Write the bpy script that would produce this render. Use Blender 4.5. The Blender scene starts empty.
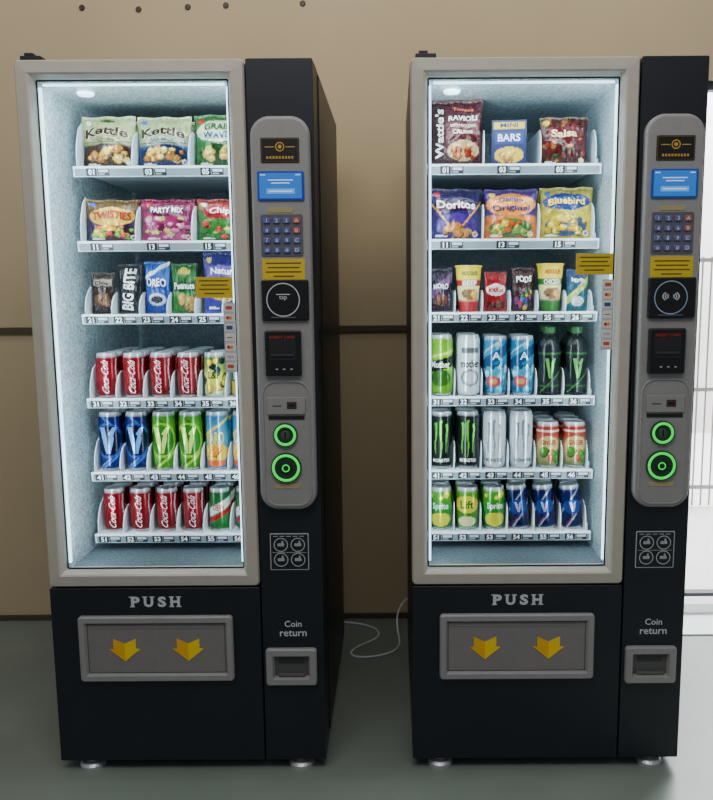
import bpy, bmesh, math, random
from mathutils import Vector, Matrix
random.seed(4)
S = bpy.context.scene
COL = S.collection

def lin(c):
    return tuple(((x/255)/12.92 if x/255 <= .04045 else ((x/255+.055)/1.055)**2.4) for x in c[:3])

# ------------------------------------------------------------------ materials
def pmat(name, col, rough=.5, metal=0., emis=None, es=0., noise=0., nscale=20., bump=0., bscale=200., coat=0., attr=False, spec=.5):
    m = bpy.data.materials.new(name); m.use_nodes = True
    nt = m.node_tree; b = nt.nodes['Principled BSDF']
    b.inputs['Roughness'].default_value = rough
    b.inputs['Metallic'].default_value = metal
    b.inputs['Coat Weight'].default_value = coat
    b.inputs['Specular IOR Level'].default_value = spec
    tc = nt.nodes.new('ShaderNodeTexCoord')
    src = None
    if attr:
        a = nt.nodes.new('ShaderNodeAttribute'); a.attribute_name = 'Col'
        src = a.outputs['Color']
    else:
        r = nt.nodes.new('ShaderNodeRGB'); r.outputs[0].default_value = (*lin(col), 1)
        src = r.outputs[0]
    n = nt.nodes.new('ShaderNodeTexNoise'); n.inputs['Scale'].default_value = nscale
    n.inputs['Detail'].default_value = 5
    nt.links.new(tc.outputs['Object'], n.inputs['Vector'])
    mr = nt.nodes.new('ShaderNodeMapRange')
    mr.inputs['From Min'].default_value = .3; mr.inputs['From Max'].default_value = .7
    mr.inputs['To Min'].default_value = 1-noise; mr.inputs['To Max'].default_value = 1+noise
    nt.links.new(n.outputs['Fac'], mr.inputs['Value'])
    vm = nt.nodes.new('ShaderNodeVectorMath'); vm.operation = 'SCALE'
    nt.links.new(src, vm.inputs[0]); nt.links.new(mr.outputs['Result'], vm.inputs['Scale'])
    nt.links.new(vm.outputs['Vector'], b.inputs['Base Color'])
    if es:
        if attr: nt.links.new(src, b.inputs['Emission Color'])
        else: b.inputs['Emission Color'].default_value = (*lin(emis or col), 1)
        b.inputs['Emission Strength'].default_value = es
    if bump:
        n2 = nt.nodes.new('ShaderNodeTexNoise'); n2.inputs['Scale'].default_value = bscale
        nt.links.new(tc.outputs['Object'], n2.inputs['Vector'])
        bp = nt.nodes.new('ShaderNodeBump'); bp.inputs['Strength'].default_value = bump
        bp.inputs['Distance'].default_value = .004
        nt.links.new(n2.outputs['Fac'], bp.inputs['Height'])
        nt.links.new(bp.outputs['Normal'], b.inputs['Normal'])
    return m

M_BLACK = pmat('black_steel', (25, 28, 38), .42, .0, noise=.12, nscale=8, bump=.08, bscale=600)
M_FRAME = pmat('champagne_aluminium', (192, 183, 170), .42, .0, noise=.04, nscale=30)
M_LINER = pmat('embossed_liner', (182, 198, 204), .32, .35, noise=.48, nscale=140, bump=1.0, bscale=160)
M_BACK_SHADE = pmat('shaded_back_liner', (96, 110, 118), .45, .3, noise=.3, nscale=110, bump=.7, bscale=150)  # darker liner copy: deep shade behind the products put into its colour
M_WHITE = pmat('white_plastic', (218, 228, 234), .4, noise=.02)
M_GREY = pmat('grey_panel_plastic', (150, 147, 146), .42, .0, noise=.04, nscale=60)
M_GREY2 = pmat('dark_grey_plastic', (132, 127, 126), .45, .0, noise=.04, nscale=60)
M_ATTR = pmat('printed_paint', (0, 0, 0), .45, attr=True, noise=.03, nscale=90)
M_FOIL = pmat('printed_foil', (0, 0, 0), .22, .15, attr=True, noise=.34, nscale=60, bump=.85, bscale=65)
M_CAN = pmat('printed_aluminium', (0, 0, 0), .20, .35, attr=True, noise=.05, nscale=60)
M_GLOW = pmat('lit_display', (0, 0, 0), .3, attr=True, es=.7)
M_GREEN = pmat('green_led', (20, 235, 90), .4, emis=(0, 220, 60), es=1.0)
M_LED = pmat('cool_led_tube', (205, 235, 245), .4, emis=(190, 230, 248), es=3.6)
M_STEEL = pmat('brushed_steel', (200, 200, 202), .35, .5, noise=.06, nscale=80)
M_DARK = pmat('dark_cavity', (14, 14, 16), .6, noise=.1)
M_FENCE = pmat('pale_grey_fence_paint', (150, 152, 154), .5, noise=.1)
M_DOOR = pmat('grey_door_rail', (70, 72, 76), .5, noise=.1)

# ------------------------------------------------------------------ mesh builder
class MB:
    def __init__(s): s.V = []; s.F = []; s.C = []; s.M = []; s.S = []
    def add(s, V, F, col=(200, 200, 200), mat=0, smooth=False):
        o = len(s.V); s.V += [tuple(v) for v in V]
        if isinstance(col, list): s.C += col
        else: s.C += [lin(col)]*len(V)
        s.F += [tuple(i+o for i in f) for f in F]
        s.M += [mat]*len(F); s.S += [smooth]*len(F)
        return s
    def box(s, x0, x1, y0, y1, z0, z1, col=(200, 200, 200), mat=0):
        V = [(x, y, z) for x in (x0, x1) for y in (y0, y1) for z in (z0, z1)]
        F = [(0, 1, 3, 2), (4, 6, 7, 5), (0, 4, 5, 1), (2, 3, 7, 6), (0, 2, 6, 4), (1, 5, 7, 3)]
        return s.add(V, F, col, mat)
    def quad(s, x0, x1, z0, z1, y, col, mat=0):
        return s.add([(x0, y, z0), (x1, y, z0), (x1, y, z1), (x0, y, z1)], [(0, 1, 2, 3)], col, mat)
    def loft(s, loops, col=(200, 200, 200), mat=0, smooth=False, wrap=False, cap0=False, cap1=False):
        n = len(loops[0]); V = [p for l in loops for p in l]; F = []
        R = len(loops)
        for i in range(R if wrap else R-1):
            a = i*n; b = ((i+1) % R)*n
            for j in range(n):
                k = (j+1) % n
                F.append((a+j, a+k, b+k, b+j))
        if cap0: F.append(tuple(range(n)))
        if cap1: F.append(tuple(range((R-1)*n, R*n)))
        return s.add(V, F, col, mat, smooth)
    def plate(s, cx, cz, w, h, r, y0, y1, col=(200, 200, 200), ch=.001, mat=0):
        L = [[(x, y1, z) for x, z in rr(cx, cz, w, h, r)],
             [(x, y0+ch, z) for x, z in rr(cx, cz, w, h, r)],
             [(x, y0, z) for x, z in rr(cx, cz, w-2*ch, h-2*ch, max(r-ch, .0003))]]
        return s.loft(L, col, mat, cap0=True, cap1=True)
    def ring(s, cx, cz, w, h, r, prof, col=(200, 200, 200), mat=0):
        L = [[(x, y, z) for x, z in rr(cx, cz, w-2*i, h-2*i, max(r-i, .001))] for i, y in prof]
        return s.loft(L, col, mat, wrap=True)
    def disc(s, cx, cz, r, y, col, n=32, r0=0, mat=0):
        P = lambda q: [(cx+q*math.cos(2*math.pi*i/n), y, cz+q*math.sin(2*math.pi*i/n)) for i in range(n)]
        if r0: return s.loft([P(r0), P(r)], col, mat)
        return s.add(P(r), [tuple(range(n))], col, mat)
    def text(s, t, fn, W=None, H=None, col=(255, 255, 255), bold=0., rot=0., mat=0, sub=False, shear=0., arch=0.):
        V, F, w, h = tgeo(t, bold, sub, shear)
        sy = H/h if H else None; sx = W/w if W else None
        if sy is None: sy = sx
        if sx is None: sx = sy
        ca, sa = math.cos(rot), math.sin(rot)
        P = []
        for x, y in V:
            x *= sx; y *= sy
            if arch: y += arch*(h*sy)*(1-(2*x/(w*sx))**2)
            P.append(fn(x*ca-y*sa, x*sa+y*ca))
        return s.add(P, F, col, mat)
    def mesh(s, name, mats, recalc=True):
        me = bpy.data.meshes.new(name)
        me.from_pydata(s.V, [], s.F)
        for m in mats: me.materials.append(m)
        for i, p in enumerate(me.polygons):
            p.material_index = s.M[i]; p.use_smooth = s.S[i]
        at = me.color_attributes.new('Col', 'FLOAT_COLOR', 'POINT')
        at.data.foreach_set('color', [c for q in s.C for c in (q[0], q[1], q[2], 1.)])
        if recalc:
            bm = bmesh.new(); bm.from_mesh(me); bmesh.ops.recalc_face_normals(bm, faces=bm.faces); bm.to_mesh(me); bm.free()
        me.update()
        return me

def rr(cx, cz, w, h, r, n=6):
    r = min(r, w/2-1e-4, h/2-1e-4); P = []
    for sx, sz, a0 in ((1, 1, 0), (-1, 1, 90), (-1, -1, 180), (1, -1, 270)):
        for i in range(n+1):
            a = math.radians(a0+90*i/n)
            P.append((cx+sx*(w/2-r)+r*math.cos(a), cz+sz*(h/2-r)+r*math.sin(a)))
    return P

_tc = {}
# angular V emblem: two jagged strokes
BOLT = ([[(-.5, .5), (-.16, .5), (-.02, -.05), (-.02, -.5), (-.12, -.5)], [(.02, -.5), (.02, -.10), (.14, .20), (.02, .24), (.30, .5), (.5, .5), (.30, .14), (.36, .10), (.12, -.5)]])
def tgeo(t, bold=0., sub=False, shear=0.):
    k = (t, bold, sub, shear)
    if k in _tc: return _tc[k]
    if t == '^V':
        bm = bmesh.new()
        for poly in BOLT: bm.faces.new([bm.verts.new((x, y, 0)) for x, y in poly])
        me = bpy.data.meshes.new('b'); bm.to_mesh(me); bm.free(); o = cu = None
    else:
        cu = bpy.data.curves.new('t', 'FONT'); cu.body = t; cu.size = 1; cu.offset = bold; cu.resolution_u = 3; cu.shear = shear
        o = bpy.data.objects.new('t', cu); COL.objects.link(o)
        dg = bpy.context.evaluated_depsgraph_get(); dg.update()
        me = bpy.data.meshes.new_from_object(o.evaluated_get(dg))
    bm = bmesh.new(); bm.from_mesh(me); bmesh.ops.triangulate(bm, faces=bm.faces)
    if sub:
        for _ in range(3):
            E = [e for e in bm.edges if e.calc_length() > .22]
            if not E: break
            bmesh.ops.subdivide_edges(bm, edges=E, cuts=1)
            bmesh.ops.triangulate(bm, faces=bm.faces)
    bm.verts.ensure_lookup_table(); bm.verts.index_update()
    V = [(v.co.x, v.co.y) for v in bm.verts]; F = [tuple(v.index for v in f.verts) for f in bm.faces]
    bm.free()
    if o: bpy.data.objects.remove(o); bpy.data.curves.remove(cu)
    bpy.data.meshes.remove(me)
    xs = [v[0] for v in V]; ys = [v[1] for v in V]
    cx = (min(xs)+max(xs))/2; cy = (min(ys)+max(ys))/2
    r = ([(x-cx, y-cy) for x, y in V], F, max(xs)-min(xs), max(ys)-min(ys))
    _tc[k] = r
    return r

def flat(cx, cz, y): return lambda a, b: (cx+a, y, cz+b)

def mk(name, me, parent=None, loc=(0, 0, 0), bevel=0, seg=2, label=None):
    o = bpy.data.objects.new(name, me); COL.objects.link(o); o.location = loc
    if parent: o.parent = parent
    if bevel:
        b = o.modifiers.new('bevel', 'BEVEL'); b.width = bevel; b.segments = seg; b.limit_method = 'ANGLE'
    if label: o['label'] = label
    return o

def bx(name, mat, b, parent=None, bevel=0, label=None):
    return mk(name, MB().box(*b).mesh(name, [mat]), parent, bevel=bevel, label=label)

# ------------------------------------------------------------------ product art
def art(bg, *ops):
    rnd = random.Random(len(ops)*7+3)
    L = []
    for o in ops:
        if o[0] == 'sp':
            _, n, sz, cols, u0, u1, v0, v1 = o
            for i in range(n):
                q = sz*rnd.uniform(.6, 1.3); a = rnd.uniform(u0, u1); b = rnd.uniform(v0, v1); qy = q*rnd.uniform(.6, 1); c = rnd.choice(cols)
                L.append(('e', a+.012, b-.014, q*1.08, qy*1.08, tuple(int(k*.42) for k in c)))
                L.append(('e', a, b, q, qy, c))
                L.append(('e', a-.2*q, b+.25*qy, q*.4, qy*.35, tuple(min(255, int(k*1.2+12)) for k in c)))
        else: L.append(o)
    L = [(*o[:-1], lin(o[-1])) for o in L]
    if isinstance(bg, list): G = [(v, lin(c)) for v, c in bg]
    else: G = [(0, lin(bg)), (1, lin(bg))]
    def f(u, v):
        c = G[-1][1]
        for (a, ca), (b, cb) in zip(G, G[1:]):
            if v <= b:
                t = max(0, min(1, (v-a)/(b-a+1e-6))); c = tuple(p+(q-p)*t for p, q in zip(ca, cb)); break
        for o in L:
            k = o[0]
            if k == 'e':
                if ((u-o[1])/o[3])**2+((v-o[2])/o[4])**2 < 1: c = o[5]
            elif k == 'r':
                if o[1] <= u <= o[2] and o[3] <= v <= o[4]: c = o[5]
            elif k == 'd':   # diagonal band
                if o[1] <= v-o[3]*(u-.5) <= o[2]: c = o[4]
            elif k == 'w':   # claw streak
                t = (v-o[3])/(o[4]-o[3])
                if 0 < t < 1 and abs(u-o[1]-.018*math.sin(v*11+o[1]*20)) < o[2]*(.25+.75*t): c = o[5]
        return c
    return f

def bag(name, w, h, t, af, texts=(), wr=.0025, seed=0, mat=None):
    rnd = random.Random(seed); ph = [rnd.uniform(0, 6) for _ in range(6)]
    nu, nv = 48, 56
    # small printed details: net weight line, badge, coloured flashes
    bc = rnd.choice([(200, 40, 40), (230, 200, 60), (40, 90, 170), (230, 230, 230)])
    det = art((0, 0, 0), ('e', .14, .88, .065, .045, bc), ('r', .12, .34, .075, .09, (225, 225, 220)), ('r', .12, .26, .10, .112, (225, 225, 220)), ('e', .87, .13, .055, .05, (225, 220, 200)), ('e', .87, .13, .032, .03, bc))
    Z = lin((0, 0, 0)); big = w > .1 and name != 'ravioli_pouch'
    def pos(u, v, side, off=0):
        vv = max(0, min(1, (v-.05)/.90))
        b = (max(0, math.sin(math.pi*u))**.55)*(max(0, math.sin(math.pi*vv))**.55)
        x = (u-.5)*w*(1-.05*math.sin(math.pi*vv))
        e = 1-abs(2*vv-1)
        y = -t/2*b - off
        y += wr*b*(math.sin(u*19+ph[0]+v*5)+math.sin(v*23+ph[1]+u*9))*.5
        y += wr*.5*math.sin(u*55+ph[2])*(1-e)
        z = v*h+.0015*math.sin(u*14+ph[3])*(1 if v > .5 else 0)
        return (x, side*y, z)
    m = MB()
    for side in (1, -1):
        V = []; C = []
        for j in range(nv+1):
            for i in range(nu+1):
                u, v = i/nu, j/nv
                V.append(pos(u, v, side))
                c = af(u, v)
                if big:
                    d = det(u, v)
                    if d != Z: c = d
                if v < .05 or v > .95:
                    k = .75 if (i % 2) else 1.1
                    c = tuple(min(1, q*k+.03) for q in c)
                C.append(c)
        F = [(j*(nu+1)+i, j*(nu+1)+i+1, (j+1)*(nu+1)+i+1, (j+1)*(nu+1)+i) for j in range(nv) for i in range(nu)]
        m.add(V, F, C, 0, True)
    for tx in texts:
        s, cu, cv, W, H, c = tx[:6]; rot = tx[6] if len(tx) > 6 else 0; ar = tx[7] if len(tx) > 7 else 0
        sh = tx[8] if len(tx) > 8 else None
        wd, hd = (W*w, H*h) if not rot else (W*h, H*w)
        if sh: # shadow letters beneath
            m.text(s, lambda a, b, cu=cu, cv=cv: pos(cu+(a+.0016)/w, cv+(b-.0018)/h, 1, .0026), wd, hd, sh, .05, rot, 0, True, 0, ar)
        m.text(s, lambda a, b, cu=cu, cv=cv: pos(cu+a/w, cv+b/h, 1, .0036), wd, hd, c, .03, rot, 0, True, 0, ar)
    return m.mesh(name, [mat or M_FOIL], recalc=False)

def lathe(m, prof, cf, n=64, closed=True):
    V = []; C = []
    for r, z, v in prof:
        for i in range(n):
            th = 2*math.pi*i/n
            V.append((r*math.sin(th), -r*math.cos(th), z))
            u = ((th/math.pi)+.5) % 1.0
            C.append(cf(u, v, z))
    F = [(j*n+i, j*n+(i+1) % n, (j+1)*n+(i+1) % n, (j+1)*n+i) for j in range(len(prof)-1) for i in range(n)]
    m.add(V, F, C, 0, True)

SIL = lin((190, 194, 198))
def can(name, r, h, af, texts=(), mat=None):
    m = MB()
    P = [(.0001, .004, 0), (.6*r, .005, 0), (.76*r, 0, 0), (.86*r, .002, 0), (.97*r, .009, 0)]
    for i in range(37): P.append((r, .012+(h-.030)*i/36, None))
    P += [(.985*r, h-.014, 1), (.90*r, h-.005, 1), (.88*r, h-.003, 1), (.89*r, h, 1), (.86*r, h, 1), (.85*r, h-.003, 1)]
    P = [(a, b, b/h if c is None else c) for a, b, c in P]
    lathe(m, P, lambda u, v, z: SIL if (z < .008 or z > h-.012) else af(u, z/h), 96)
    for tx in texts:
        s, cv, W, H, c = tx[:5]; rot = tx[5] if len(tx) > 5 else 0; sh = tx[6] if len(tx) > 6 else 0
        R = r+.0006
        m.text(s, lambda a, b, cv=cv: (R*math.sin(a/r), -R*math.cos(a/r), cv*h+b), W, H, c, .0 if rot else .02, rot, 0, True, sh)
    me = m.mesh(name, [mat or M_CAN], recalc=False)
    l = MB()
    n = 32
    c = lambda q, z: [(q*math.sin(2*math.pi*i/n), -q*math.cos(2*math.pi*i/n), z) for i in range(n)]
    l.loft([c(.85*r, h-.003), c(.80*r, h-.0035), c(.78*r, h-.002), c(.2*r, h-.002)], (205, 208, 212), cap1=True, smooth=True)
    l.loft([[(x, y-.2*r, h-.0005) for x, y in rr(0, 0, .42*r*k, .95*r*k, .2*r)] for k in (1, .5)], (170, 172, 176))
    return me, l.mesh('can_lid', [M_STEEL], recalc=False)

def bottle(name, r, h, af, texts, capc):
    m = MB()
    P = [(.0001, .003, 0), (.8*r, 0, 0), (r, .008, 0)]
    for i in range(28): P.append((r*(1-.06*math.sin(math.pi*i/27)**2), .01+(h*.66-.01)*i/27, 0))
    for i in range(8):
        t = (i+1)/8; P.append((r*(1-t*t*.56), h*.66+h*.22*t, 0))
    P += [(.42*r, h*.89, 0), (.48*r, h*.895, 0), (.42*r, h*.90, 0), (.40*r, h*.97, 0)]
    lathe(m, P, lambda u, v, z: af(u, z/h), 64)
    for tx in texts:
        s, cv, W, H, c = tx[:5]; R = r+.0006
        m.text(s, lambda a, b, cv=cv: (R*math.sin(a/r), -R*math.cos(a/r), cv*h+b), W, H, c, .03, 0, 0, True)
    me = m.mesh(name, [M_CAN], recalc=False)
    l = MB(); n = 36
    c = lambda q, z: [((q+(.0005 if i % 2 else 0))*math.sin(2*math.pi*i/n), -(q+(.0005 if i % 2 else 0))*math.cos(2*math.pi*i/n), z) for i in range(n)]
    l.loft([c(.5*r, h*.905), c(.5*r, h*.99), c(.44*r, h)], capc, cap0=True, cap1=True)
    return me, l.mesh('bottle_cap', [M_ATTR], recalc=False)

def cup(name, r0, r1, h, af, texts):
    m = MB(); P = [(.0001, .003, 0), (r0*.93, .003, 0), (r0*.95, 0, 0), (r0, .002, 0)]
    rz = lambda z: r0+(r1-r0)*z/h
    for i in range(31): P.append((rz(h*i/30), h*i/30+.002*(i == 0), 0))
    P += [(r1+.0025, h, 0), (r1+.003, h+.002, 0), (r1+.0025, h+.004, 0)]
    lathe(m, P, lambda u, v, z: af(u, min(1, z/h)), 64)
    for tx in texts:
        s, cv, W, H, c = tx[:5]
        def fn(a, b, cv=cv):
            z = cv*h+b; R = rz(z)+.0008
            return (R*math.sin(a/R), -R*math.cos(a/R), z)
        m.text(s, fn, W, H, c, .03, 0, 0, True)
    me = m.mesh(name, [M_ATTR], recalc=False)
    l = MB(); n = 40
    c = lambda q, z: [(q*math.sin(2*math.pi*i/n), -q*math.cos(2*math.pi*i/n), z) for i in range(n)]
    l.loft([c(r1+.0028, h+.004), c(r1-.002, h+.0052)], (225, 225, 220), cap1=True)
    l.add([(-.008, -r1-.002, h+.0045), (.008, -r1-.002, h+.0045), (.004, -r1-.012, h+.003), (-.004, -r1-.012, h+.003)], [(0, 1, 2, 3)], (225, 225, 220))
    return me, l.mesh('cup_lid', [M_STEEL], recalc=False)

def boxpack(name, w, h, d, af, texts):
    m = MB(); nu, nv = 28, 34
    for y, fl in ((-d/2, 1), (d/2, -1)):
        V = []; C = []
        for j in range(nv+1):
            for i in range(nu+1):
                V.append(((i/nu-.5)*w*.985, y, j/nv*h*.985+.001)); C.append(af(i/nu, j/nv))
        m.add(V, [(j*(nu+1)+i, j*(nu+1)+i+1, (j+1)*(nu+1)+i+1, (j+1)*(nu+1)+i) for j in range(nv) for i in range(nu)], C)
    L = [[(x, y, z) for x, z in rr(0, h/2, w-2*k, h-2*k, .002)] for k, y in ((.001, -d/2+.0001), (0, -d/2+.001), (0, d/2-.001), (.001, d/2-.0001))]
    m.loft(L, [c for _ in range(4*len(L[0])) for c in [af(.02, .5)]])
    for tx in texts:
        s, cu, cv, W, H, c = tx[:6]
        m.text(s, flat((cu-.5)*w, cv*h, -d/2-.0006), W*w, H*h, c, .02)
    return m.mesh(name, [M_ATTR], recalc=False)

W_ = (240, 240, 240)
K = (18, 18, 20)
PR = {}
def P(key, name, meshes, label, cat):
    if not isinstance(meshes, tuple): meshes = (meshes,)
    PR[key] = (name, meshes, label, cat)

snk = [(206, 150, 50), (220, 180, 80), (160, 100, 36)]
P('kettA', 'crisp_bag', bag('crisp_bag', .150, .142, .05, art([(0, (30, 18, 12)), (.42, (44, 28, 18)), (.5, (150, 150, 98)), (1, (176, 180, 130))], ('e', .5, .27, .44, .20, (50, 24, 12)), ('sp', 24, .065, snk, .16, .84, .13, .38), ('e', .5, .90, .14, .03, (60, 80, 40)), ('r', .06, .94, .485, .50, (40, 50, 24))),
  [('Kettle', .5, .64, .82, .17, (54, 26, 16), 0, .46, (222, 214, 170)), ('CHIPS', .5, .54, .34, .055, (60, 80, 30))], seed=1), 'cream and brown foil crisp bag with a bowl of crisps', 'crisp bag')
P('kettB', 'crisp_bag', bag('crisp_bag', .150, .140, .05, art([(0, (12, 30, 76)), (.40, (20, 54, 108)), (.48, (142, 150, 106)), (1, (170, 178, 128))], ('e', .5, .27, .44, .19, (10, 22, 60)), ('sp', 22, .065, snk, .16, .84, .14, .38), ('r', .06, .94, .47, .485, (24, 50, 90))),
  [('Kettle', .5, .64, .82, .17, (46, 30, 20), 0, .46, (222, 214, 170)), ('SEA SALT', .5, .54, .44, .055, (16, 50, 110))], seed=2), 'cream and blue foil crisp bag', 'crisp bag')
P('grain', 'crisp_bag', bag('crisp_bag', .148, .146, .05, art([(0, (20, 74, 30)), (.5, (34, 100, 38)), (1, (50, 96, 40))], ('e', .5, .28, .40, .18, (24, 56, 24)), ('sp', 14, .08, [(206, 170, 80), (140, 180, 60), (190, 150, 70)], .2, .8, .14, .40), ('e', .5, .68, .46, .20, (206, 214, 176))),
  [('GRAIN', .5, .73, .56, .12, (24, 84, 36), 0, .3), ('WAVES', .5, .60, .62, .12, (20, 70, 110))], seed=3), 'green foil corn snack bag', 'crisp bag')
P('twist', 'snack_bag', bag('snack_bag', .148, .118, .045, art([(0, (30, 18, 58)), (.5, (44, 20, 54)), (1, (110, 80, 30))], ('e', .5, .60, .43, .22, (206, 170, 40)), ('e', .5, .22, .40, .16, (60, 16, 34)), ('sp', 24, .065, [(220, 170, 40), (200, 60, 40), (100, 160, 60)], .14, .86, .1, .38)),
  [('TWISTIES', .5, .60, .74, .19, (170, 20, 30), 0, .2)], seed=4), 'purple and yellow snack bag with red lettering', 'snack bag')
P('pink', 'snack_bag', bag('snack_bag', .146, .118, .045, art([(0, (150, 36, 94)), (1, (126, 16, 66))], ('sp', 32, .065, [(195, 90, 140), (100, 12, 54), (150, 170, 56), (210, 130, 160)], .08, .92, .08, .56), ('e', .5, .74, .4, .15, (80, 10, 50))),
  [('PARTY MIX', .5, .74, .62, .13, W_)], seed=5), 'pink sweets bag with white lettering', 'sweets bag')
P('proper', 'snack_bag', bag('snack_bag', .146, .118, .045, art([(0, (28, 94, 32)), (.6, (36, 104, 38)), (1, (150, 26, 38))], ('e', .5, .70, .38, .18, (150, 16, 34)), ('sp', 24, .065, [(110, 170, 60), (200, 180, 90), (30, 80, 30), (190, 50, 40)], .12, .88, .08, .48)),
  [('Chips', .5, .70, .5, .18, W_)], seed=6), 'green and red snack bag', 'snack bag')
P('brown', 'biscuit_packet', bag('biscuit_packet', .068, .116, .03, art([(0, (30, 18, 14)), (1, (50, 34, 30))], ('e', .5, .35, .34, .16, (90, 60, 46)), ('sp', 8, .09, [(120, 80, 56)], .3, .7, .25, .45), ('r', .1, .9, .68, .84, (130, 120, 110))), [('Choc', .5, .76, .6, .1, (50, 20, 20))], seed=7), 'dark brown chocolate biscuit packet', 'biscuit packet')
P('big', 'biscuit_packet', bag('biscuit_packet', .068, .140, .03, art((16, 16, 20), ('r', .12, .88, .1, .9, (30, 30, 36))), [('BIG BITE', .5, .5, .82, .5, W_, 1.45)], seed=8), 'black snack packet with upright white lettering', 'snack packet')
P('blue', 'biscuit_packet', bag('biscuit_packet', .072, .146, .03, art([(0, (12, 42, 130)), (1, (24, 84, 176))], ('e', .5, .28, .36, .12, (190, 206, 220)), ('e', .5, .28, .24, .07, (30, 20, 30)), ('d', .8, .88, .3, W_)), [('OREO', .5, .6, .8, .16, W_, 0, 0, (10, 20, 80))], seed=9), 'blue cookie packet with white lettering', 'cookie packet')
P('green', 'nut_packet', bag('nut_packet', .072, .140, .03, art([(0, (30, 106, 34)), (1, (20, 86, 30))], ('sp', 11, .11, [(190, 150, 80), (170, 130, 66)], .22, .78, .12, .36), ('e', .5, .85, .25, .07, (200, 180, 50)), ('r', .06, .94, .46, .66, (14, 60, 32))), [('Peanuts', .5, .56, .8, .13, W_)], seed=10), 'green peanut packet with a nut picture', 'nut packet')
P('purple', 'snack_bag', bag('snack_bag', .122, .172, .045, art([(0, (44, 44, 130)), (1, (40, 32, 104))], ('e', .5, .35, .36, .14, (206, 160, 40)), ('sp', 8, .08, [(230, 190, 70)], .3, .7, .28, .42), ('r', .1, .9, .6, .78, (90, 70, 160))), [('Natural', .5, .69, .66, .11, W_)], seed=11), 'tall purple snack bag', 'snack bag')

CK = art([(0, (112, 0, 16)), (.6, (134, 4, 22)), (1, (120, 2, 18))], ('w', .84, .025, .06, .88, (200, 200, 200)), ('w', .16, .02, .10, .90, (186, 60, 70)), ('r', .0, .10, .2, .6, (40, 2, 8)), ('d', .10, .13, .15, (84, 2, 12)))
P('coke', 'drink_can', can('drink_can', .031, .126, CK, [('Coca-Cola', .48, .094, .019, W_, math.pi/2, .75)]), 'dark red soft drink can with upright white script', 'drink can')
P('lime', 'drink_can', can('drink_can', .031, .126, art([(0, (190, 200, 150)), (.5, (160, 180, 80)), (1, (40, 86, 40))], ('e', .5, .45, .3, .2, (210, 206, 60)), ('sp', 14, .10, [(26, 100, 40), (220, 180, 40), (20, 36, 44)], .1, .9, .15, .85)), [('L&P', .5, .034, .02, (20, 46, 30))]), 'yellow and green soft drink can', 'drink can')
P('yell', 'drink_can', can('drink_can', .031, .126, art([(0, (206, 160, 20)), (1, (66, 116, 40))], ('r', 0, 1, .35, .6, (26, 70, 36))), [('SODA', .48, .04, .02, W_)]), 'yellow and green soft drink can', 'drink can')
P('vblue', 'energy_drink_can', can('energy_drink_can', .033, .168, art([(0, (6, 14, 70)), (.5, (10, 34, 120)), (1, (6, 12, 56))], ('d', .10, .15, .5, (40, 96, 176)), ('d', .17, .19, .5, (120, 150, 190)), ('d', .84, .87, -.5, (40, 96, 176)), ('e', .5, .52, .42, .30, (30, 76, 160)), ('e', .5, .52, .37, .265, (6, 8, 38))), [('^V', .52, .048, .076, (96, 156, 222))]), 'tall dark blue energy drink can', 'drink can')
P('vgreen', 'energy_drink_can', can('energy_drink_can', .033, .168, art([(0, (44, 116, 18)), (.5, (90, 170, 24)), (1, (40, 112, 18))], ('d', .10, .15, .5, (170, 206, 60)), ('d', .17, .19, .5, (20, 66, 20)), ('d', .84, .87, -.5, (20, 66, 26)), ('e', .5, .52, .42, .30, (140, 196, 50)), ('e', .5, .52, .37, .265, (34, 112, 20))), [('^V', .52, .048, .076, (212, 230, 110))]), 'tall bright green energy drink can', 'drink can')
P('raro', 'energy_drink_can', can('energy_drink_can', .033, .168, art([(0, (24, 96, 136)), (.5, (56, 144, 178)), (1, (28, 92, 140))], ('e', .5, .3, .4, .16, (215, 175, 36)), ('sp', 9, .08, [(220, 120, 40), (226, 200, 60)], .25, .75, .2, .4), ('d', .70, .75, .4, (220, 190, 50)), ('e', .5, .12, .3, .06, (210, 90, 40))), [('RARO', .56, .052, .034, (236, 206, 50))]), 'tall light blue and yellow drink can', 'drink can')
P('dew', 'drink_can', can('drink_can', .031, .126, art([(0, (20, 80, 36)), (.4, (36, 120, 50)), (1, (20, 66, 40))], ('d', .45, .66, .4, (220, 220, 210)), ('d', .3, .42, .4, (170, 20, 30))), [('DEW', .56, .034, .018, (170, 16, 26))]), 'green, white and red soft drink can', 'drink can')

P('ravioli', 'ravioli_pouch', bag('ravioli_pouch', .142, .178, .036, art([(0, (44, 12, 16)), (.5, (78, 16, 24)), (1, (66, 14, 22))], ('e', .64, .25, .31, .15, (180, 150, 100)), ('sp', 14, .06, [(180, 96, 40), (206, 180, 110), (130, 30, 16)], .44, .86, .14, .34), ('r', .0, .29, .06, .94, (44, 10, 16))),
  [("Wattie's", .17, .5, .74, .17, (235, 225, 215), math.pi/2), ('RAVIOLI', .63, .72, .56, .075, W_), ('WITH GOLDEN', .63, .61, .5, .042, (220, 200, 180)), ('CRUMB', .63, .52, .40, .055, (220, 200, 180)), ('Tomato', .63, .85, .4, .05, (220, 100, 70))], wr=.001, seed=12), 'dark red ravioli pouch with white upright lettering', 'food pouch')
P('bbox', 'snack_box', boxpack('snack_box', .094, .122, .05, art([(0, (4, 18, 66)), (.4, (6, 24, 84)), (1, (4, 20, 72))], ('r', .05, .95, .80, .97, (210, 176, 40)), ('e', .5, .24, .42, .18, (206, 166, 36)), ('sp', 9, .08, [(216, 176, 60), (150, 90, 40)], .22, .78, .13, .35), ('r', .08, .92, .48, .76, (10, 44, 122))), [('MINI', .5, .885, .5, .09, (16, 30, 90)), ('BARS', .5, .62, .64, .16, W_)]), 'deep blue and yellow snack box', 'snack box')
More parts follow.
